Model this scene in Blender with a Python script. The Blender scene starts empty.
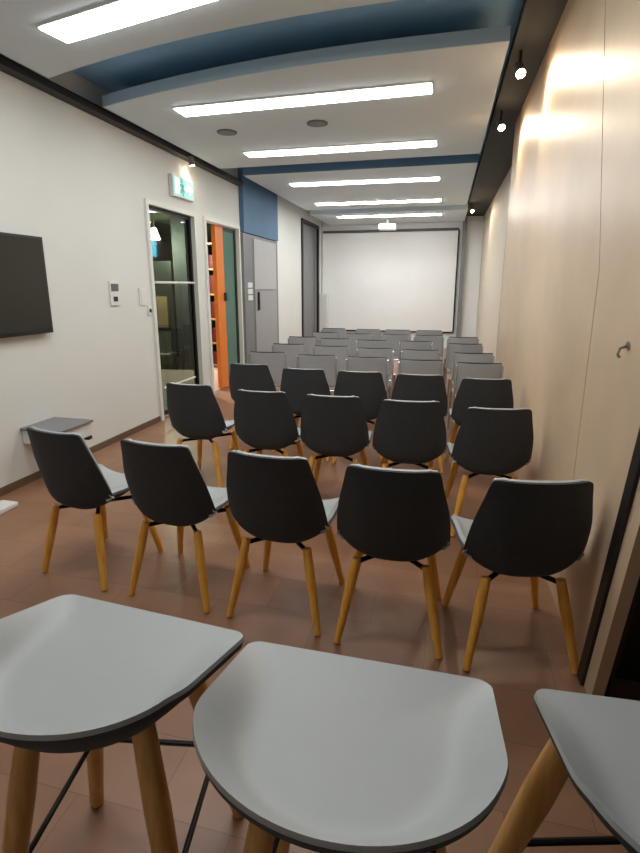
import bpy, bmesh, math, random
from mathutils import Vector, Matrix
random.seed(7)
S = bpy.context.scene
COL = S.collection
# ---------------------------------------------------------------- camera
PITCH, YAW = math.radians(13.28), math.radians(13.67)
cd = bpy.data.cameras.new('camera'); cam = bpy.data.objects.new('camera', cd); COL.objects.link(cam)
cd.sensor_fit = 'HORIZONTAL'; cd.sensor_width = 36; cd.lens = 500/640*36
cd.shift_y = -21.5/640; cd.clip_start = 0.02
cam.location = (0, 0, 1.5); cam.rotation_euler = (math.pi/2-PITCH, 0, YAW)
S.camera = cam
# ---------------------------------------------------------------- world, exposure
w = bpy.data.worlds.new('world'); S.world = w; w.use_nodes = True
w.node_tree.nodes['Background'].inputs[0].default_value = (0.9, 0.95, 1, 1)
w.node_tree.nodes['Background'].inputs[1].default_value = 0.12
S.view_settings.view_transform = 'Standard'; S.view_settings.look = 'None'
S.view_settings.gamma = 1; S.view_settings.use_curve_mapping = False
S.view_settings.exposure = 1.42
STRIP = 7.0          # emission of the ceiling light strips
SPOT_W = 11.0        # watts of the track spots

# ---------------------------------------------------------------- materials
def srgb(r, g, b):
    f = lambda c: (c/12.92 if c <= .04045 else ((c+.055)/1.055)**2.4)
    return (f(r/255), f(g/255), f(b/255), 1)
def mat(name, rgb, rough=.6, metal=0, noise=0, scale=12, bump=0, bscale=200, spec=.5, sheen=0, coat=0):
    m = bpy.data.materials.new(name); m.use_nodes = True; nt = m.node_tree
    b = nt.nodes['Principled BSDF']; c = srgb(*rgb)
    b.inputs['Base Color'].default_value = c; b.inputs['Roughness'].default_value = rough
    b.inputs['Metallic'].default_value = metal; b.inputs['Specular IOR Level'].default_value = spec
    b.inputs['Sheen Weight'].default_value = sheen; b.inputs['Coat Weight'].default_value = coat
    tc = nt.nodes.new('ShaderNodeTexCoord')
    if noise:
        n = nt.nodes.new('ShaderNodeTexNoise'); n.inputs['Scale'].default_value = scale; n.inputs['Detail'].default_value = 5
        r = nt.nodes.new('ShaderNodeMapRange'); r.inputs['To Min'].default_value = 1-noise; r.inputs['To Max'].default_value = 1+noise
        r.inputs['From Min'].default_value = .25; r.inputs['From Max'].default_value = .75
        x = nt.nodes.new('ShaderNodeVectorMath'); x.operation = 'SCALE'; x.inputs[0].default_value = c[:3]
        nt.links.new(tc.outputs['Object'], n.inputs['Vector']); nt.links.new(n.outputs['Fac'], r.inputs['Value'])
        nt.links.new(r.outputs[0], x.inputs['Scale']); nt.links.new(x.outputs[0], b.inputs['Base Color'])
    if bump:
        n = nt.nodes.new('ShaderNodeTexNoise'); n.inputs['Scale'].default_value = bscale
        bp = nt.nodes.new('ShaderNodeBump'); bp.inputs['Strength'].default_value = bump; bp.inputs['Distance'].default_value = .002
        nt.links.new(tc.outputs['Object'], n.inputs['Vector']); nt.links.new(n.outputs['Fac'], bp.inputs['Height'])
        nt.links.new(bp.outputs[0], b.inputs['Normal'])
    return m
def emit(name, rgb, s):
    m = bpy.data.materials.new(name); m.use_nodes = True; b = m.node_tree.nodes['Principled BSDF']
    b.inputs['Base Color'].default_value = srgb(*rgb); b.inputs['Emission Color'].default_value = srgb(*rgb)
    b.inputs['Emission Strength'].default_value = s; return m
def wood(name, c1, c2, rough=.4, stretch=(30, 30, 2.5)):
    m = bpy.data.materials.new(name); m.use_nodes = True; nt = m.node_tree; b = nt.nodes['Principled BSDF']
    b.inputs['Roughness'].default_value = rough
    tc = nt.nodes.new('ShaderNodeTexCoord'); mp = nt.nodes.new('ShaderNodeMapping'); mp.inputs['Scale'].default_value = stretch
    n = nt.nodes.new('ShaderNodeTexNoise'); n.inputs['Scale'].default_value = 1.5; n.inputs['Detail'].default_value = 6
    r = nt.nodes.new('ShaderNodeValToRGB'); r.color_ramp.elements[0].color = srgb(*c1); r.color_ramp.elements[1].color = srgb(*c2)
    r.color_ramp.elements[0].position = .3; r.color_ramp.elements[1].position = .7
    L = nt.links.new; L(tc.outputs['Object'], mp.inputs[0]); L(mp.outputs[0], n.inputs['Vector']); L(n.outputs['Fac'], r.inputs[0]); L(r.outputs[0], b.inputs['Base Color'])
    return m
def glass(name, rgb, gl=.12):
    m = bpy.data.materials.new(name); m.use_nodes = True; nt = m.node_tree; nt.nodes.clear()
    o = nt.nodes.new('ShaderNodeOutputMaterial'); t = nt.nodes.new('ShaderNodeBsdfTransparent'); t.inputs[0].default_value = srgb(*rgb)
    g = nt.nodes.new('ShaderNodeBsdfGlossy'); g.inputs['Roughness'].default_value = .03; mx = nt.nodes.new('ShaderNodeMixShader'); mx.inputs[0].default_value = gl
    L = nt.links.new; L(t.outputs[0], mx.inputs[1]); L(g.outputs[0], mx.inputs[2]); L(mx.outputs[0], o.inputs[0]); return m
def floor_mat():
    m = bpy.data.materials.new('brown_floor'); m.use_nodes = True; nt = m.node_tree; b = nt.nodes['Principled BSDF']
    L = nt.links.new; tc = nt.nodes.new('ShaderNodeTexCoord')
    br = nt.nodes.new('ShaderNodeTexBrick'); br.offset = .5; br.inputs['Scale'].default_value = 1
    br.inputs['Brick Width'].default_value = .5; br.inputs['Row Height'].default_value = .25; br.inputs['Mortar Size'].default_value = .002
    br.inputs['Color1'].default_value = srgb(140, 100, 74); br.inputs['Color2'].default_value = srgb(153, 113, 86); br.inputs['Mortar'].default_value = srgb(124, 90, 68)
    n = nt.nodes.new('ShaderNodeTexNoise'); n.inputs['Scale'].default_value = 7; n.inputs['Detail'].default_value = 6
    r = nt.nodes.new('ShaderNodeMapRange'); r.inputs['To Min'].default_value = .8; r.inputs['To Max'].default_value = 1.18
    x = nt.nodes.new('ShaderNodeVectorMath'); x.operation = 'SCALE'
    L(tc.outputs['Object'], br.inputs['Vector']); L(tc.outputs['Object'], n.inputs['Vector']); L(n.outputs['Fac'], r.inputs['Value'])
    L(br.outputs['Color'], x.inputs[0]); L(r.outputs[0], x.inputs['Scale']); L(x.outputs[0], b.inputs['Base Color'])
    b.inputs['Roughness'].default_value = .38; return m
M = dict(
 white=mat('white_wall_paint', (222, 223, 219), .75, noise=.02, scale=2, bump=.05, bscale=300),
 back=mat('back_wall_paint', (243, 244, 243), .7, noise=.015, scale=2),
 fascia=mat('deep_blue_paint', (86, 120, 152), .7, noise=.04, scale=3),
 edge=mat('pale_blue_edge', (176, 198, 214), .7, noise=.02, scale=3),
 ceil=mat('ceiling_white', (214, 225, 231), .8, noise=.01, scale=3),
 slab=mat('slate_blue_paint', (150, 198, 236), .8, noise=.06, scale=3),
 dgrey=mat('dark_grey_paint', (56, 57, 54), .8, noise=.05, scale=4),
 beige=mat('beige_laminate', (204, 179, 150), .40, noise=.07, scale=3.2, bump=.03, bscale=25),
 warm=mat('warm_white_paint', (214, 202, 184), .7, noise=.02, scale=2),
 black=mat('black_trim', (22, 18, 17), .5, noise=.05),
 dark=mat('dark_green_black', (30, 34, 28), .5, noise=.1, scale=3),
 floor=floor_mat(),
 skirt=mat('brown_skirting', (105, 84, 62), .6, noise=.1),
 shell=mat('charcoal_fabric', (60, 62, 65), .85, noise=.10, scale=60, bump=.3, bscale=700, spec=.3, sheen=.05),
 pad=mat('light_grey_seat', (166, 169, 170), .42, noise=.015, scale=20),
 oak=wood('amber_beech', (224, 150, 50), (246, 190, 90), .38),
 oak2=wood('pale_beech', (178, 128, 66), (212, 164, 102), .4),
 metal=mat('black_metal', (20, 20, 20), .4, metal=.6, noise=.05),
 chrome=mat('chrome', (205, 208, 210), .2, metal=1, noise=.02),
 gback=mat('mid_grey_fabric', (172, 173, 175), .8, noise=.06, scale=60, bump=.2, bscale=600),
 gseat=mat('pale_grey_fabric', (205, 206, 207), .8, noise=.05, scale=60),
 pipe=mat('dark_piping', (38, 38, 40), .6, noise=.05),
 rubber=mat('black_rubber', (25, 24, 23), .7, noise=.05),
 tv=mat('tv_screen', (44, 45, 40), .22, noise=.03, scale=2),
 bezel=mat('tv_bezel', (18, 18, 18), .4, noise=.02),
 plastic=mat('white_plastic', (226, 226, 224), .4, noise=.01),
 gplast=mat('grey_plastic', (95, 96, 98), .5, noise=.03),
 alu=mat('white_frame', (222, 224, 216), .4, noise=.02),
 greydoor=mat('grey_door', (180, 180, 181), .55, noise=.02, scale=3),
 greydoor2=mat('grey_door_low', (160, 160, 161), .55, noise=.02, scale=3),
 greyfr=mat('grey_frame', (128, 129, 131), .5, noise=.02),
 orange=mat('orange_paint', (240, 134, 52), .45, noise=.04),
 olive=mat('olive_wall', (84, 86, 62), .8, noise=.12, scale=3),
 tan=mat('tan_board', (150, 124, 82), .7, noise=.05),
 blue=mat('blue_board', (26, 80, 112), .5, noise=.04),
 pale=mat('pale_floor', (205, 180, 165), .4, noise=.04),
 red=mat('dark_red', (112, 30, 20), .6, noise=.1), purple=mat('dark_purple', (62, 44, 62), .6, noise=.1), amber=mat('amber_item', (170, 110, 40), .5, noise=.1),
 gls=glass('tinted_glass', (178, 190, 182), .06), glsg=mat('frosted_green_glass', (92, 128, 116), .15, noise=.04, scale=4),
 mint=mat('mint_sign', (150, 212, 204), .4, noise=.01), mintg=emit('mint_sign_lit', (150, 214, 206), .2), signw=emit('sign_white', (235, 250, 246), .35),
 strip=emit('light_strip', (248, 251, 250), STRIP), strip2=emit('light_strip_bright', (248, 251, 250), STRIP*1.7), hot=emit('spot_lens', (255, 226, 190), 30), mini=emit('small_lamp', (255, 240, 225), 8),
 steel=mat('brushed_steel', (170, 165, 155), .3, metal=1, noise=.05),
 greytop=mat('grey_table_top', (120, 122, 124), .4, noise=.03),
)
# ---------------------------------------------------------------- mesh helpers
class MB:
    def __init__(s): s.b = bmesh.new()
    def box(s, lo, hi, bevel=0, rot=None):
        lo, hi = Vector(lo), Vector(hi); c = (lo+hi)/2; d = hi-lo
        mtx = Matrix.Translation(c) @ (rot.to_4x4() if rot else Matrix()) @ Matrix.Diagonal((*d, 1))
        v = bmesh.ops.create_cube(s.b, size=1, matrix=mtx)['verts']
        if bevel:
            e = list({e for x in v for e in x.link_edges})
            bmesh.ops.bevel(s.b, geom=e, offset=bevel, segments=2, affect='EDGES', profile=.5)
        return s
    def tube(s, pts, rad, n=10, cap=True):
        pts = [Vector(p) for p in pts]; rad = rad if isinstance(rad, (list, tuple)) else [rad]*len(pts)
        rings = []; prev = None
        for i, p in enumerate(pts):
            t = (pts[min(i+1, len(pts)-1)]-pts[max(i-1, 0)]).normalized()
            a = prev if prev else (Vector((1, 0, 0)) if abs(t.x) < .8 else Vector((0, 1, 0)))
            u = (a-t*a.dot(t)).normalized(); v = t.cross(u); prev = u
            rings.append([s.b.verts.new(p+(u*math.cos(k*2*math.pi/n)+v*math.sin(k*2*math.pi/n))*rad[i]) for k in range(n)])
        for A, B in zip(rings, rings[1:]):
            for k in range(n): s.b.faces.new((A[k], A[(k+1) % n], B[(k+1) % n], B[k]))
        if cap: s.b.faces.new(rings[0][::-1]); s.b.faces.new(rings[-1])
        return s
    def prism(s, poly, off):
        """closed polygon of 3-D points extruded by the vector off"""
        off = Vector(off); a = [s.b.verts.new(Vector(p)) for p in poly]; c = [s.b.verts.new(Vector(p)+off) for p in poly]; n = len(poly)
        s.b.faces.new(a[::-1]); s.b.faces.new(c)
        for i in range(n): s.b.faces.new((a[i], a[(i+1) % n], c[(i+1) % n], c[i]))
        return s
    def sheet(s, G0, G1):
        """solid between two grids of points"""
        nu, nv = len(G0), len(G0[0])
        A = [[s.b.verts.new(p) for p in r] for r in G0]; B = [[s.b.verts.new(p) for p in r] for r in G1]
        for i in range(nu-1):
            for j in range(nv-1):
                s.b.faces.new((A[i][j], A[i][j+1], A[i+1][j+1], A[i+1][j])); s.b.faces.new((B[i][j], B[i+1][j], B[i+1][j+1], B[i][j+1]))
        for i in range(nu-1):
            s.b.faces.new((A[i][0], A[i+1][0], B[i+1][0], B[i][0])); s.b.faces.new((A[i][-1], B[i][-1], B[i+1][-1], A[i+1][-1]))
        for j in range(nv-1):
            s.b.faces.new((A[0][j], B[0][j], B[0][j+1], A[0][j+1])); s.b.faces.new((A[-1][j], A[-1][j+1], B[-1][j+1], B[-1][j]))
        return s
    def build(s, name, m, parent=None, smooth=False, sub=0, kind=None):
        bmesh.ops.recalc_face_normals(s.b, faces=s.b.faces)
        me = bpy.data.meshes.new(name); s.b.to_mesh(me); s.b.free(); me.materials.append(m)
        if smooth:
            for p in me.polygons: p.use_smooth = True
            try: me.set_sharp_from_angle(angle=math.radians(50))
            except Exception: pass
        o = bpy.data.objects.new(name, me); COL.objects.link(o)
        if parent: o.parent = parent
        if kind: o['kind'] = kind
        return o
def tag(o, label, cat, group=None):
    o['label'] = label; o['category'] = cat
    if group: o['group'] = group
    return o
def thing(name, label, cat, loc=(0, 0, 0), rz=0, group=None):
    o = bpy.data.objects.new(name, None); o.empty_display_size = .1; COL.objects.link(o)
    o.location = loc; o.rotation_euler = (0, 0, rz); return tag(o, label, cat, group)
def struct(name, mb, m, parent=None, **k): return mb.build(name, m, parent, kind='structure', **k)
def bx(lo, hi, bevel=0): return MB().box(lo, hi, bevel)
def copy_tree(o, parent=None):
    c = o.copy(); COL.objects.link(c)
    if parent: c.parent = parent
    for ch in list(o.children): copy_tree(ch, c)
    return c

# ---------------------------------------------------------------- the room
XL, XR, YB, ZC, ZS = -3.1, .605, 12.95, 3.0, 3.24
struct('floor', bx((XL-.12, -1.2, -.1), (1.35, YB+.1, 0)), M['floor'])
struct('ceiling', bx((XL-.12, -1.2, ZS), (1.35, YB+.1, ZS+.1)), M['slab'])
# left wall with its two glazed doorways and a dark doorway at the far end
D1, D2, DZ = (5.02, 6.06), (6.33, 7.48), 2.37
lw = MB()
lw.box((XL-.12, -1.2, 0), (XL, D1[0], ZS)); lw.box((XL-.12, D1[0], DZ), (XL, D2[1], ZS)); lw.box((XL-.12, D1[1], 0), (XL, D2[0], DZ))
lw.box((XL-.12, D2[1], 0), (XL, 11.05, ZS)); lw.box((XL-.12, 11.05, 2.9), (XL, 12.5, ZS)); lw.box((XL-.12, 12.5, 0), (XL, YB, ZS))
struct('wall_left', lw, M['white'])
struct('baseboard_left', MB().box((XL, -1.2, 0), (XL+.012, D1[0]-.06, .06)), M['skirt'])
struct('wall_back', bx((XL-.12, YB, 0), (1.35, YB+.1, ZS)), M['back'])
struct('wall_rear', bx((XL-.12, -1.3, 0), (1.35, -1.2, ZS)), M['white'])
struct('wall_outer', bx((1.25, -1.2, 0), (1.35, 1.3, ZS)), M['dark'])
# right wall: large beige panels with a slanted near edge
def yedge(z): return 1.885-.225*z
def seam(z): return 2.31 if z < 1.57 else 2.31+(z-1.57)*.36
zs = [0, .8, 1.57, 2.4, ZS]
X = Vector((.03, 0, 0))
pn = MB(); pn.prism([(XR, yedge(0), 0), (XR, yedge(ZS), ZS)]+[(XR, seam(z)-.004, z) for z in zs[::-1]], X)
pn.prism([(XR, seam(z)+.004, z) for z in zs]+[(XR, 5.92, ZS), (XR, 5.92, 0)], X)
struct('wall_right', pn, M['beige'])
struct('trim_1', MB().prism([(XR-.012, yedge(0)-.002, 0), (XR-.012, yedge(ZS)-.002, ZS), (XR-.012, yedge(ZS)-.06, ZS), (XR-.012, yedge(0)-.06, 0)], (.04, 0, 0)), M['black'])
struct('trim_2', MB().prism([(XR, yedge(0)-.06, 0), (XR, yedge(ZS)-.06, ZS), (XR, yedge(ZS)-.14, ZS), (XR, yedge(0)-.14, 0)], (.04, 0, 0)), M['beige'])
struct('wall_right_backing', bx((XR+.035, 1.9, 0), (XR+.12, 5.9, ZS)), M['black'])
struct('wall_recess', MB().prism([(XR+.045, yedge(0)-.1, 0), (XR+.045, yedge(ZS)-.1, ZS), (XR+.045, yedge(ZS)+.3, ZS), (XR+.045, 1.9, 0)], (.03, 0, 0)).box((1.0, -1.2, 0), (1.05, 1.9, ZS)).box((XR+.04, 1.9, 0), (1.05, 1.95, ZS)), M['dark'])
struct('wall_right_far', bx((.80, 5.9, 0), (.9, YB, ZS)), M['warm'])
struct('trim_3', bx((XR, 5.92, 0), (.66, 5.95, ZS)), M['black'])
struct('trim_4', bx((.33, YB-.14, 0), (.42, YB, ZS)), M['greyfr'])
# ceiling rafts
def arc(x, y0): return y0+.062*max(0, -(x+.3))**2
RX = [-2.93+i*(2.93+.31)/16 for i in range(17)]
i0 = MB().prism([(x, 0.2, ZC) for x in (RX[-1], RX[0])]+[(x, arc(x, 3.13), ZC) for x in RX], (0, 0, .08))
i1 = MB().prism([(x, 6.54, ZC) for x in (RX[-1], RX[0])]+[(x, arc(x, 3.76), ZC) for x in RX], (0, 0, .085))
i2 = bx((-2.80, 7.0, ZC), (.31, 10.33, ZC+.1)); i3 = bx((-2.88, 10.95, ZC), (.36, YB, ZC+.1))
for i, b in enumerate((i0, i1, i2, i3)): struct('ceiling_raft', b, M['ceil'])
struct('trim_11', MB().prism([(x, arc(x, 3.76)-.012, ZC) for x in RX]+[(x, arc(x, 3.76)-.001, ZC) for x in RX[::-1]], (0, 0, .085)), M['edge'])
struct('trim_12', bx((-2.80, 6.985, ZC), (.31, 6.999, ZC+.1)), M['fascia'])
struct('trim_5', MB().box((.37, -1.2, 3.12), (XR, YB, 3.2)).box((XR, 5.96, 3.12), (.80, YB, 3.2)), M['dgrey'])
struct('trim_6', bx((XL, -1.2, 2.97), (XL+.10, 7.5, 3.03)), M['black'])

# ---------------------------------------------------------------- pier on the left wall: grey tall doors under a blue fascia
struct('trim_7', bx((XL, 7.55, 2.32), (XL+.07, 9.2, ZS)), M['fascia'])
pier = thing('tall_cupboard', 'tall grey built-in cupboard under the blue band, between the glass doors and the white wall', 'cupboard', (XL+.002, 8.38, 0))
def lbx(o, lo, hi, bev=0): # box in world coordinates for a child of o
    L = o.location; return MB().box(Vector(lo)-L, Vector(hi)-L, bev)
lbx(pier, (XL+.002, 7.55, 0), (XL+.05, 9.2, 2.31)).build('body', M['greyfr'], pier)
d = lbx(pier, (XL+.05, 7.95, 1.46), (XL+.07, 9.05, 2.26)).build('upper_door', M['greydoor'], pier)
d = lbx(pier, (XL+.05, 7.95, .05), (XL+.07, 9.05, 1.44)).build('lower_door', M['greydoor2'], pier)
h = lbx(pier, (XL+.07, 8.05, 1.12), (XL+.10, 8.10, 1.42), .006).build('handle', M['black'], d); 
pl = thing('wall_switch_plate', 'white switch plates stacked on the grey cupboard side beside the open glass door', 'switch', (XL+.052, 7.75, 1.38))
for z in (1.33, 1.43, 1.53): lbx(pl, (XL+.052, 7.66, z-.04), (XL+.062, 7.86, z+.04), .003).build('plate', M['plastic'], pl)
# far dark doorway
struct('door_3', bx((XL-.10, 11.05, 0), (XL-.06, 12.5, 2.9)), M['greyfr'])
struct('trim_8', MB().box((XL-.02, 11.0, 0), (XL+.03, 11.09, 2.95)).box((XL-.02, 12.46, 0), (XL+.03, 12.55, 2.95)).box((XL-.02, 11.09, 2.87), (XL+.03, 12.46, 2.95)), M['black'])

# ---------------------------------------------------------------- glass doors and the room beyond
def frame(mb, y0, y1, z0, z1, wd, x0, x1):
    mb.box((x0, y0, z0), (x1, y0+wd, z1)); mb.box((x0, y1-wd, z0), (x1, y1, z1)); mb.box((x0, y0+wd, z1-wd), (x1, y1-wd, z1)); return mb
struct('trim_9', frame(MB(), D1[0]-.05, D1[1]+.02, 0, DZ+.03, .05, XL-.10, XL+.025), M['alu'])
struct('trim_10', frame(MB(), D2[0]-.02, D2[1]+.02, 0, DZ+.03, .05, XL-.10, XL+.025), M['alu'])
d1 = struct('door_1', frame(MB(), D1[0], D1[1]-.03, .02, DZ-.02, .04, XL-.07, XL-.03).box((XL-.07, D1[0]+.04, .02), (XL-.03, D1[1]-.07, .08)), M['black'])
struct('pane', bx((XL-.055, D1[0]+.04, .08), (XL-.045, D1[1]-.07, DZ-.06)), M['gls'], d1)
struct('push_bar', MB().tube([(XL+.0, D1[0]+.05, 1.55), (XL+.0, D1[1]-.08, 1.55)], .014), M['alu'], d1)
struct('push_bar', MB().tube([(XL+.0, D1[0]+.08, .36), (XL+.0, D1[1]-.2, .36)], .012), M['alu'], d1)
# ajar leaf, hinged at the far jamb
d2 = bpy.data.objects.new('door_2', None); COL.objects.link(d2); d2['kind'] = 'structure'
d2.location = (XL-.05, D2[1]-.04, 0); d2.rotation_euler = (0, 0, math.radians(-4))
struct('stile', MB().box((-.03, -.64, .02), (.03, -.42, DZ-.03)), M['orange'], d2)
struct('pane', bx((-.006, -.42, .06), (.006, -.05, DZ-.08)), M['glsg'], d2)
struct('frame', MB().box((-.02, -.05, .02), (.02, 0, DZ-.03)).box((-.02, -.42, DZ-.08), (.02, -.05, DZ-.03)).box((-.02, -.42, .02), (.02, -.05, .06)), M['dark'], d2)
struct('handle', MB().box((.03, -.46, 1.30), (.06, -.40, 1.42), .008), M['black'], d2)
# adjoining room
struct('floor_corridor', bx((-7.6, 3.5, -.1), (XL-.12, 14.5, 0)), M['pale'])
struct('ceiling_corridor', bx((-7.6, 3.5, 2.7), (XL-.12, 14.5, 2.8)), M['olive'])
struct('wall_corridor', MB().box((-7.7, 3.5, 0), (-7.6, 14.5, 2.7)).box((-7.6, 14.4, 0), (XL-.12, 14.5, 2.7)).box((-7.6, 3.4, 0), (XL-.12, 3.5, 2.7)), M['olive'])
cb = thing('dark_cabinet', 'dark olive cabinet with a tan door, seen through the closed glass door', 'cabinet', (-4.8, 8.6, 0))
lbx(cb, (-5.6, 8.3, 0), (-4.74, 8.9, 1.95), .01).build('body', M['dark'], cb)
lbx(cb, (-5.25, 8.27, .78), (-4.85, 8.30, 1.33), .005).build('door', M['tan'], cb)
lbx(cb, (-5.25, 8.27, .12), (-4.82, 8.30, .70), .005).build('lower_door', M['olive'], cb)
lbx(cb, (-5.22, 8.24, .28), (-4.85, 8.27, .31)).build('handle', M['alu'], cb)
sg = tag(MB().box((-5.55, 8.28, 2.02), (-5.0, 8.32, 2.36)).build('blue_board', M['blue']), 'small bright blue board high up behind the closed glass door', 'board')
struct('wall_corridor_pillar', bx((-4.72, 8.35, 0), (-4.46, 8.9, 2.7)), M['dgrey'])
lp = thing('corridor_lamp', 'small bright lamp glowing behind the top of the closed glass door', 'lamp', (-4.78, 7.9, 2.7))
MB().tube([(0, 0, 0), (0, 0, -.26)], .015).build('stem', M['alu'], lp)
MB().tube([(0, 0, -.24), (0, 0, -.42)], [.04, .10], 14).build('shade', M['mini'], lp)
# shelving seen through the ajar door
sh = thing('shelf_unit', 'dark shelving unit behind the open orange-edged door', 'shelf', (-4.05, 8.9, 0))
for z in (.03, .45, .9, 1.35, 1.8, 2.25): MB().box((-.24, -.18, z), (.45, .15, z+.03)).build('shelf_board', M['oak2'], sh)
for x in (-.27, .45): MB().box((x, -.18, 0), (x+.03, .18, 2.3)).build('side_panel', M['dark'], sh)
MB().box((-.24, .15, 0), (.45, .18, 2.28)).build('back_panel', M['dark'], sh)
k = 0
for z, nm in ((.06, 'bottom'), (.48, 'second'), (.93, 'middle'), (1.38, 'fourth'), (1.83, 'top')):
    for x, m, c in ((-.1, 'red', 'dark red'), (.14, 'purple', 'dark purple'), (.34, 'amber', 'amber')):
        o = MB().box((-.085, -.12, 0), (.085, .1, .24+.03*((k*3) % 4)), .012).build('storage_box', M[m])
        o.location = (-4.05+x, 8.88, z+.0015); tag(o, f'{c} box on the {nm} shelf behind the orange-edged door', 'box', 'boxes on the shelving behind the open door'); k += 1
def point(name, loc, watts, col=(1, .93, .85), r=.1):
    l = bpy.data.lights.new(name, 'POINT'); l.energy = watts; l.color = col; l.shadow_soft_size = r
    o = bpy.data.objects.new(name, l); COL.objects.link(o); o.location = loc; return o
lpl = point('corridor_light', (0, 0, -.5), 110); lpl.parent = lp
# ---------------------------------------------------------------- back wall: projection screen
sc = thing('projection_screen', 'wide white projection screen on the back wall behind the grey chairs', 'screen', (-1.37, YB-.06, 0))
lbx(sc, (-3.07, YB-.05, .42), (.24, YB-.03, 2.80)).build('screen_surface', M['back'], sc)
MB().tube([(-1.68, 0, 2.84), (1.62, 0, 2.84)], .028, 12).build('casing', M['gplast'], sc)
lbx(sc, (.235, YB-.06, .4), (.27, YB-.025, 2.82)).build('edge_strip', M['black'], sc)
lbx(sc, (-3.07, YB-.06, .38), (.25, YB-.025, .42)).build('bottom_bar', M['black'], sc)
wc = thing('white_cabinet', 'small white cabinet in the far left corner beside the projection screen', 'cabinet', (-2.98, 12.70, 0))
MB().box((-.1, -.12, .03), (.1, .12, 1.33), .006).build('body', M['plastic'], wc); MB().box((-.09, -.11, 0), (.09, .11, .03)).build('plinth', M['black'], wc)
# projector
pj = thing('projector', 'white projector hanging from the ceiling in front of the white screen', 'projector', (-1.33, 11.9, ZC))
MB().tube([(0, 0, 0), (0, 0, -.13)], .02).build('mount', M['plastic'], pj)
MB().box((-.19, -.14, -.25), (.19, .14, -.12), .02).build('body', M['plastic'], pj)
MB().tube([(.08, .13, -.185), (.08, .17, -.185)], .045, 16).build('lens', M['black'], pj)
# ---------------------------------------------------------------- left wall items
t = thing('wall_television', 'black flat television on the white left wall at the photo edge', 'television', (XL+.002, 2.83, 1.5))
MB().box((.02, -.63, -.355), (.06, .6, .375), .006).build('body', M['bezel'], t)
MB().box((.0595, -.61, -.33), (.062, .58, .355)).build('screen', M['tv'], t)
MB().box((0, -.25, -.2), (.025, .2, .2)).build('bracket', M['gplast'], t)
c1 = thing('wall_thermostat', 'white wall controller with a dark display above a dark button, between television and door', 'thermostat', (XL+.001, 4.33, 1.44))
MB().box((0, -.07, -.115), (.015, .07, .115), .004).build('plate', M['plastic'], c1)
MB().box((.014, -.055, .02), (.018, .055, .09)).build('display', M['gplast'], c1)
MB().box((.014, -.03, -.075), (.019, .03, -.03)).build('button', M['black'], c1)
c2 = thing('light_switch', 'white double switch plate just left of the closed glass door', 'switch', (XL+.001, 4.80, 1.40))
MB().box((0, -.06, -.09), (.012, .06, .09), .003).build('plate', M['plastic'], c2)
MB().box((.011, -.04, -.07), (.016, .04, .07), .003).build('rocker', M['alu'], c2)
c3 = thing('door_button', 'small dark round button on the wall low beside the closed glass door', 'button', (XL+.001, 4.92, 1.25))
MB().box((0, -.035, -.05), (.01, .035, .05), .003).build('plate', M['plastic'], c3)
MB().tube([(.009, 0, 0), (.016, 0, 0)], .02, 14).build('button', M['black'], c3)
# exit sign over the door
ex = thing('exit_sign', 'pale mint emergency exit sign above the closed glass door', 'sign', (XL+.001, 5.75, 2.63))
MB().box((0, -.25, -.115), (.05, .25, .115), .006).build('housing', M['plastic'], ex)
MB().box((.05, -.235, -.10), (.053, .235, .10)).build('face', M['mintg'], ex)
a = MB(); a.prism([(.053, y, z) for y, z in ((.22, 0), (.13, .07), (.13, .025), (.03, .025), (.03, -.025), (.13, -.025), (.13, -.07))], (.002, 0, 0))
a.build('arrow', M['signw'], ex)
a = MB(); a.prism([(.053, y, z) for y, z in ((-.2, -.08), (-.2, .09), (-.1, .09), (-.1, -.08))], (.002, 0, 0)); a.build('door_mark', M['signw'], ex)
a = MB(); f = lambda *p: a.tube([(.056, y, z) for y, z in p], .011, 6)
f((-.05, .04), (-.04, -.01)); f((-.04, -.01), (-.01, -.04), (-.03, -.085)); f((-.04, -.01), (-.07, -.05), (-.095, -.06)); f((-.05, .035), (-.015, .01)); f((-.05, .035), (-.085, .02))
a.tube([(.053, -.045, .068), (.058, -.045, .068)], .017, 10); a.build('running_figure', M['mint'], ex)
# low side table by the left wall
st = thing('wall_shelf_box', 'small white wall box with a grey top, behind the leftmost chair of the front row', 'wall box', (XL, 3.21, .45))
MB().box((0, -.165, -.13), (.36, .165, -.02), .006).build('body', M['plastic'], st)
MB().box((0, -.18, -.02), (.375, .18, 0), .004).build('top', M['greytop'], st)
MB().box((.30, .12, -.16), (.36, .165, -.13), .004).build('foot', M['black'], st)
sb = tag(MB().box((-.07, -.12, 0), (.07, .12, .035), .008).build('cable_cover', M['plastic']), 'small white strip lying on the brown floor at the left edge', 'floor strip')
sb.location = (-2.9, 2.55, 0)
# hook on the right panel
hk = thing('wall_hook', 'small metal hook on the beige right wall panel', 'hook', (XR, 1.86, 1.30))
MB().tube([(0, 0, .01), (-.006, 0, .01)], .014, 12).build('base', M['steel'], hk)
MB().tube([(0, 0, .01), (-.025, 0, .0), (-.03, 0, -.02), (-.022, 0, -.03)], .005, 8).build('hook', M['steel'], hk)

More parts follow.
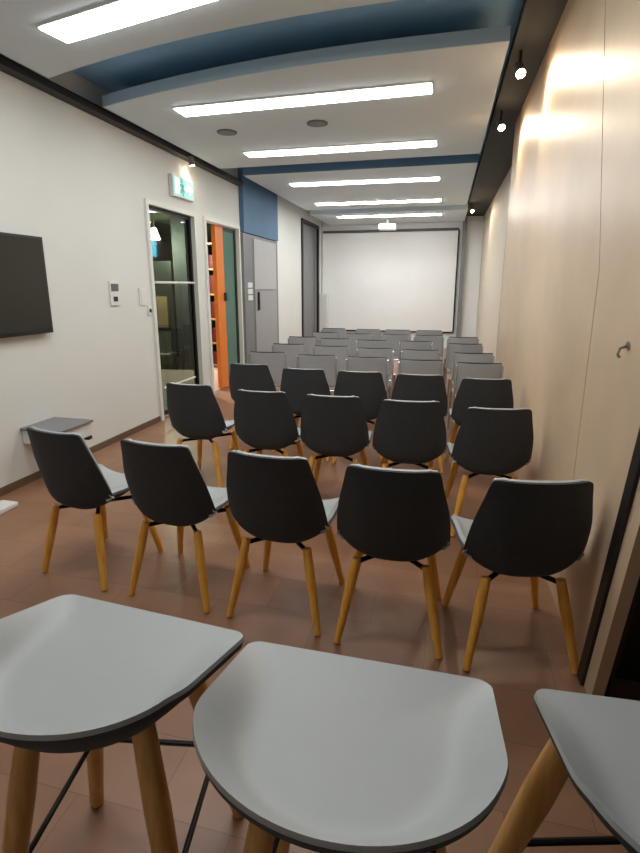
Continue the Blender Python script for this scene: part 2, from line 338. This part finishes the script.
# ---------------------------------------------------------------- ceiling lights
LI = [(-1.27, 1.45, .02, 2.2), (-1.31, 2.77, -.20, 2.2), (-1.26, 4.40, -.02, 2.15), (-1.24, 5.93, .01, 2.13), (-1.24, 7.75, .03, 2.16), (-1.27, 9.60, .03, 2.24), (-1.26, 11.40, .03, 2.2)]  # first light is unseen, added in line with the row to brighten the stools
NM = ['over the bar stools, added out of view to light them', 'nearest, at the top left corner of the photo', 'long one on the second ceiling raft, nearer of two', 'on the second ceiling raft, before the blue gap',
      'on the third ceiling raft, nearer of two', 'on the third ceiling raft, farther of two', 'farthest, above the projection screen end']
for (x, y, rz, L), nm in zip(LI, NM):
    o = thing('ceiling_light', f'white linear ceiling light {nm}', 'ceiling light', (x, y, ZC), rz, 'linear ceiling lights')
    MB().box((-L/2-.012, -.108, -.012), (L/2+.012, .108, 0)).build('frame', M['plastic'], o)
    MB().box((-L/2, -.096, -.02), (L/2, .096, -.0121)).build('diffuser', M['strip2' if y > 9 else 'strip'], o)
for x, y, nm in ((-2.19, 5.09, 'left of the two'), (-1.25, 5.03, 'right of the two')):
    o = thing('ceiling_speaker', f'round grey ceiling grille, {nm} between the light strips', 'ceiling grille', (x, y, ZC), 0, 'round ceiling grilles')
    MB().tube([(0, 0, 0), (0, 0, -.008)], .10, 24).build('rim', M['gplast'], o); MB().tube([(0, 0, -.008), (0, 0, -.012)], .08, 24).build('grille', M['greyfr'], o)
# track spots
def spot(x, y, z, tgt, watts, label, group, hang=.12):
    o = thing('spotlight', label, 'spotlight', (x, y, z), 0, group)
    MB().tube([(0, 0, 0), (0, 0, -hang)], .012).build('stem', M['black'], o)
    d = (Vector(tgt)-Vector((x, y, z-hang))).normalized(); p = Vector((0, 0, -hang))
    MB().tube([p-d*.05, p+d*.05], .035, 16).build('head', M['gplast'], o)
    MB().tube([p+d*.05, p+d*.056], .03, 16).build('lens', M['hot'], o)
    l = bpy.data.lights.new('spot_beam', 'SPOT'); l.energy = watts; l.color = (1, .80, .58); l.spot_size = math.radians(125); l.spot_blend = .8; l.shadow_soft_size = .03
    q = bpy.data.objects.new('spot_beam', l); COL.objects.link(q); q.parent = o; q.location = p+d*.075; q.rotation_euler = d.to_track_quat('-Z', 'Y').to_euler()
    return o
G = 'track spotlights along the right wall'
spot(.43, 4.22, 3.12, (.63, 3.3, 2.0), SPOT_W, 'bright track spotlight nearest on the right, at the top of the beige wall', G)
spot(.43, 5.49, 3.12, (.63, 4.5, 2.0), SPOT_W, 'bright track spotlight second on the right, farther down the beige wall', G)
spot(.43, 11.0, 3.12, (.80, 10.2, 2.2), SPOT_W*.8, 'bright track spotlight farthest on the right, near the screen corner', G)
spot(-2.98, 5.85, 3.0, (-3.1, 6.4, 1.6), 1.5, 'small spotlight on the black track over the exit sign', None, .05)

# ---------------------------------------------------------------- seating
def spline(pts, n):
    """Catmull-Rom through tuples, n samples"""
    out = []; m = len(pts)-1
    for i in range(n):
        u = i/(n-1)*m; k = min(int(u), m-1); t = u-k
        P = [pts[max(0, min(m, k+j))] for j in (-1, 0, 1, 2)]
        out.append(tuple(.5*((2*b)+(-a+c)*t+(2*a-5*b+4*c-d)*t*t+(-a+3*b-3*c+d)*t**3) for a, b, c, d in zip(*P)))
    return out
def shell_grids(prof, nu, nv, layers, shrink):
    """prof rows: y, z, half width, curl; returns offset grids"""
    P = spline(prof, nu); G = []
    for i, (y, z, wd, cu) in enumerate(P):
        a, b = P[max(0, i-1)], P[min(nu-1, i+1)]
        ty, tz = b[0]-a[0], b[1]-a[1]; l = math.hypot(ty, tz); ny, nz = -tz/l, ty/l
        if nz*1 + ny*.6 < 0: ny, nz = -ny, -nz          # towards the sitter
        row = []
        for j in range(nv):
            s = -1+2*j/(nv-1); c = cu*abs(s)**2.6
            row.append(Vector((wd*s, y+ny*c, z+nz*c)))
        G.append(row)
    def nrm(i, j):
        a = G[min(nu-1, i+1)][j]-G[max(0, i-1)][j]; b = G[i][min(nv-1, j+1)]-G[i][max(0, j-1)]
        n = b.cross(a).normalized()
        y, z = P[i][0], P[i][1]
        return n
    N = [[nrm(i, j) for j in range(nv)] for i in range(nu)]
    # make the normals point to the sitter side
    if N[2][nv//2].z < 0: N = [[-n for n in r] for r in N]
    out = []
    for off, k in zip(layers, shrink):
        out.append([[Vector((G[i][j].x*k, G[i][j].y, G[i][j].z))+N[i][j]*off for j in range(nv)] for i in range(nu)])
    return out
CH = [(.215, .415, .150, .010), (.212, .422, .196, .022), (.19, .428, .218, .042), (.10, .415, .226, .072), (0, .396, .229, .086), (-.09, .390, .229, .098), (-.15, .398, .229, .094),
      (-.186, .435, .229, .092), (-.204, .52, .228, .076), (-.220, .63, .217, .054), (-.236, .74, .192, .038), (-.246, .800, .179, .030), (-.249, .816, .168, .026), (-.250, .822, .142, .018)]
def legs(root, top, foot, zt, r0, r1, m, name='leg'):
    for sx in (-1, 1):
        for sy in (-1, 1):
            a, b = Vector((sx*top, sy*top, zt)), Vector((sx*foot, sy*foot*.98, .006)); d = (b-a)
            MB().tube([a, a+d*.3, b], [r0*.85, r0, r1], 12).build(name, m, root, smooth=True)
def make_chair():
    o = thing('shell_chair', 'x', 'chair')
    a, b, c = shell_grids(CH, 44, 19, (-.009, .004, .019), (1, 1, .985))
    MB().sheet(a, b).build('shell', M['shell'], o, smooth=True)
    MB().sheet([r for r in b[1:]], [r for r in c[1:]]).build('seat_pad', M['pad'], o, smooth=True)
    b_ = MB()
    for s in (-1, 1): b_.tube([(s*.15, .15, .362), (-s*.15, -.15, .362)], .011, 8)
    b_.tube([(0, 0, .355), (0, 0, .386)], .05, 16); b_.build('under_frame', M['metal'], o)
    legs(o, .145, .215, .378, .022, .015, M['oak'])
    return o
def place(root, x, y, rz, label, group, used):
    """put the first one itself, later ones as copies"""
    o = root if not used else copy_tree(root)
    used.append(1); o.location = (x, y, 0); o.rotation_euler = (0, 0, rz); tag(o, label, 'chair', group); return o
ORD = ['leftmost', 'second from left', 'middle', 'second from right', 'rightmost']
chair = make_chair(); used = []
A = [(-1.77, 2.175, -.17), (-1.205, 2.12, -.09), (-.665, 2.085, -.06), (-.16, 2.05, .02), (.335, 2.05, .20)]
B = [(-1.735, 3.42, -.06), (-1.16, 3.31, 0), (-.67, 3.28, .03), (-.18, 3.25, .08), (.31, 3.17, .14)]
Cc = [(-1.68, 4.42, 0), (-1.14, 4.28, .03), (-.65, 4.25, .03), (-.165, 4.22, .05), (.325, 4.15, .09)]
for row, nm in ((A, 'the row nearest the bar stools'), (B, 'the second row of dark chairs'), (Cc, 'the third row of dark chairs')):
    for (x, y, r), n in zip(row, ORD):
        place(chair, x, y, r, f'charcoal shell chair, {n} in {nm}', 'charcoal shell chairs', used)
def make_grey():
    o = thing('stacking_chair', 'x', 'chair')
    P = [(-.195, .47, .18, .015), (-.20, .50, .198, .02), (-.215, .62, .202, .025), (-.24, .76, .202, .025), (-.246, .79, .198, .025), (-.248, .80, .185, .022)]
    a, b = shell_grids(P, 16, 11, (-.014, .014), (1, 1))
    k = MB().sheet(a, b).build('backrest', M['gback'], o, smooth=True)
    top = [Vector((x*.195, -.248+.025*abs(x)**2.6, .803)) for x in [i/6-1 for i in range(13)]]
    MB().tube(top, .009, 8).build('piping', M['pipe'], k, smooth=True)
    MB().box((-.205, -.19, .43), (.205, .22, .475), .018).build('seat', M['gseat'], o, smooth=True)
    for s in (-1, 1):
        MB().tube([(s*.21, .20, .43), (s*.213, .215, .40), (s*.22, .24, .008)], .011, 8).build('leg', M['chrome'], o, smooth=True)
        MB().tube([(s*.22, -.27, .008), (s*.212, -.19, .44), (s*.208, -.235, .78)], .011, 8).build('leg', M['chrome'], o, smooth=True)
    MB().tube([(-.21, -.19, .42), (.21, -.19, .42)], .009, 8).build('cross_bar', M['chrome'], o)
    MB().tube([(-.21, .2, .42), (.21, .2, .42)], .009, 8).build('cross_bar', M['chrome'], o)
    return o
grey = make_grey(); gused = []
GR = [('first', [(-1.86, 5.40), (-1.28, 5.30), (-.74, 5.27), (-.20, 5.19), (.345, 5.10)]),
      ('second', [(-1.87, 6.22), (-1.31, 6.13), (-.76, 6.04), (-.24, 6.0), (.33, 5.84)]),
      ('third', [(-1.95, 7.15), (-1.45, 7.02), (-.92, 6.94), (-.34, 6.93), (.28, 6.76)]),
      ('fourth', [(-1.80, 7.95), (-1.25, 7.85), (-.70, 7.83), (-.20, 7.80), (.28, 7.62)]),
      ('last', [(-1.83, 8.72), (-1.22, 8.66), (-.73, 8.66), (-.22, 8.66)])]
for nm, row in GR:
    names = ORD if len(row) == 5 else ['leftmost', 'second from left', 'second from right', 'rightmost']
    for (x, y), n in zip(row, names):
        place(grey, x, y, .04, f'grey padded stacking chair, {n} in the {nm} row of grey chairs', 'grey stacking chairs', gused)
# bar stools
def stool_outline(n):
    # D in plan: straight front edge with tight corners, parallel sides, round rear
    pts = []
    def arcp(cx, cy, rx, ry, a0, a1, k):
        for i in range(k): a = math.radians(a0+(a1-a0)*i/k); pts.append((cx+rx*math.cos(a), cy+ry*math.sin(a)))
    arcp(.240, .175, .032, .035, 0, 90, 8)
    for i in range(14): pts.append((.240-.480*i/14, .21))
    arcp(-.240, .175, .032, .035, 90, 180, 8)
    for i in range(8): pts.append((-.272, .175-.205*i/8))
    arcp(0, -.03, .272, .212, 180, 360, 40)
    for i in range(8): pts.append((.272, -.03+.205*i/8))
    return pts
def make_stool():
    o = thing('bar_stool', 'x', 'bar stool')
    B = stool_outline(0); nr = 14
    def surf(off, k):
        rows = []
        for i in range(nr+1):
            r = max(.02, i/nr); q = max(0, (r-.66)/.34); q = q*q*(1.9-.9*q)
            rows.append([Vector((x*r*k, (y*r)*k-.004, .672+off+.085*q*min(1, max(0, (.21-y)/.30))+.012*r*r)) for x, y in B])
        return rows
    def solid(lo, hi, name, m):
        mb = MB(); bm = mb.b; n = len(B)
        V = [[[bm.verts.new(p) for p in r] for r in G] for G in (lo, hi)]
        for G in V:
            for i in range(nr):
                for j in range(n): bm.faces.new((G[i][j], G[i][(j+1) % n], G[i+1][(j+1) % n], G[i+1][j]))
            bm.faces.new(G[0])
        for j in range(n): bm.faces.new((V[0][-1][j], V[0][-1][(j+1) % n], V[1][-1][(j+1) % n], V[1][-1][j]))
        return mb.build(name, m, o, smooth=True)
    solid(surf(-.022, .985), surf(-.006, 1), 'shell', M['shell'])
    solid(surf(-.006, 1.0), surf(.004, .992), 'seat_pad', M['pad'])
    legs(o, .115, .215, .662, .027, .019, M['oak2'])
    k = MB()
    for s in (-1, 1): k.tube([(s*.13, .13, .646), (-s*.13, -.13, .646)], .013, 8)
    k.build('under_frame', M['metal'], o)
    f = .115+.1*(1-.28/.662); k = MB()
    for p, q in (((-f, -f), (f, -f)), ((f, -f), (f, f)), ((f, f), (-f, f)), ((-f, f), (-f, -f))): k.tube([(*p, .28), (*q, .28)], .007, 8)
    k.build('footrest', M['metal'], o)
    return o
stool = make_stool(); su = []
LT = {'left': (.24, (.02, .03, 0)), 'in t': (.0, (0, 0, 0)), 'righ': (.20, (-.04, .03, 0))}   # how each leg frame is turned under its seat
for x, y, r, n in ((-.70, .790, -.07, 'leftmost, nearest the left edge of the photo'), (-.13, .752, .0, 'in the middle of the three'), (.503, .772, .06, 'rightmost, cut off by the photo edge')):
    o = place(stool, x, y, r, f'low-backed grey bar stool, {n}', 'grey bar stools in the foreground', su); o['category'] = 'bar stool'
    for ch in o.children:
        if ch.name.split('.')[0] in ('leg', 'footrest', 'under_frame'):
            ch.rotation_euler.z = LT[n[:4]][0]; ch.location = LT[n[:4]][1]; ch.scale = (1.2, 1.2, 1) if n[0] == 'r' else (1, 1, 1)
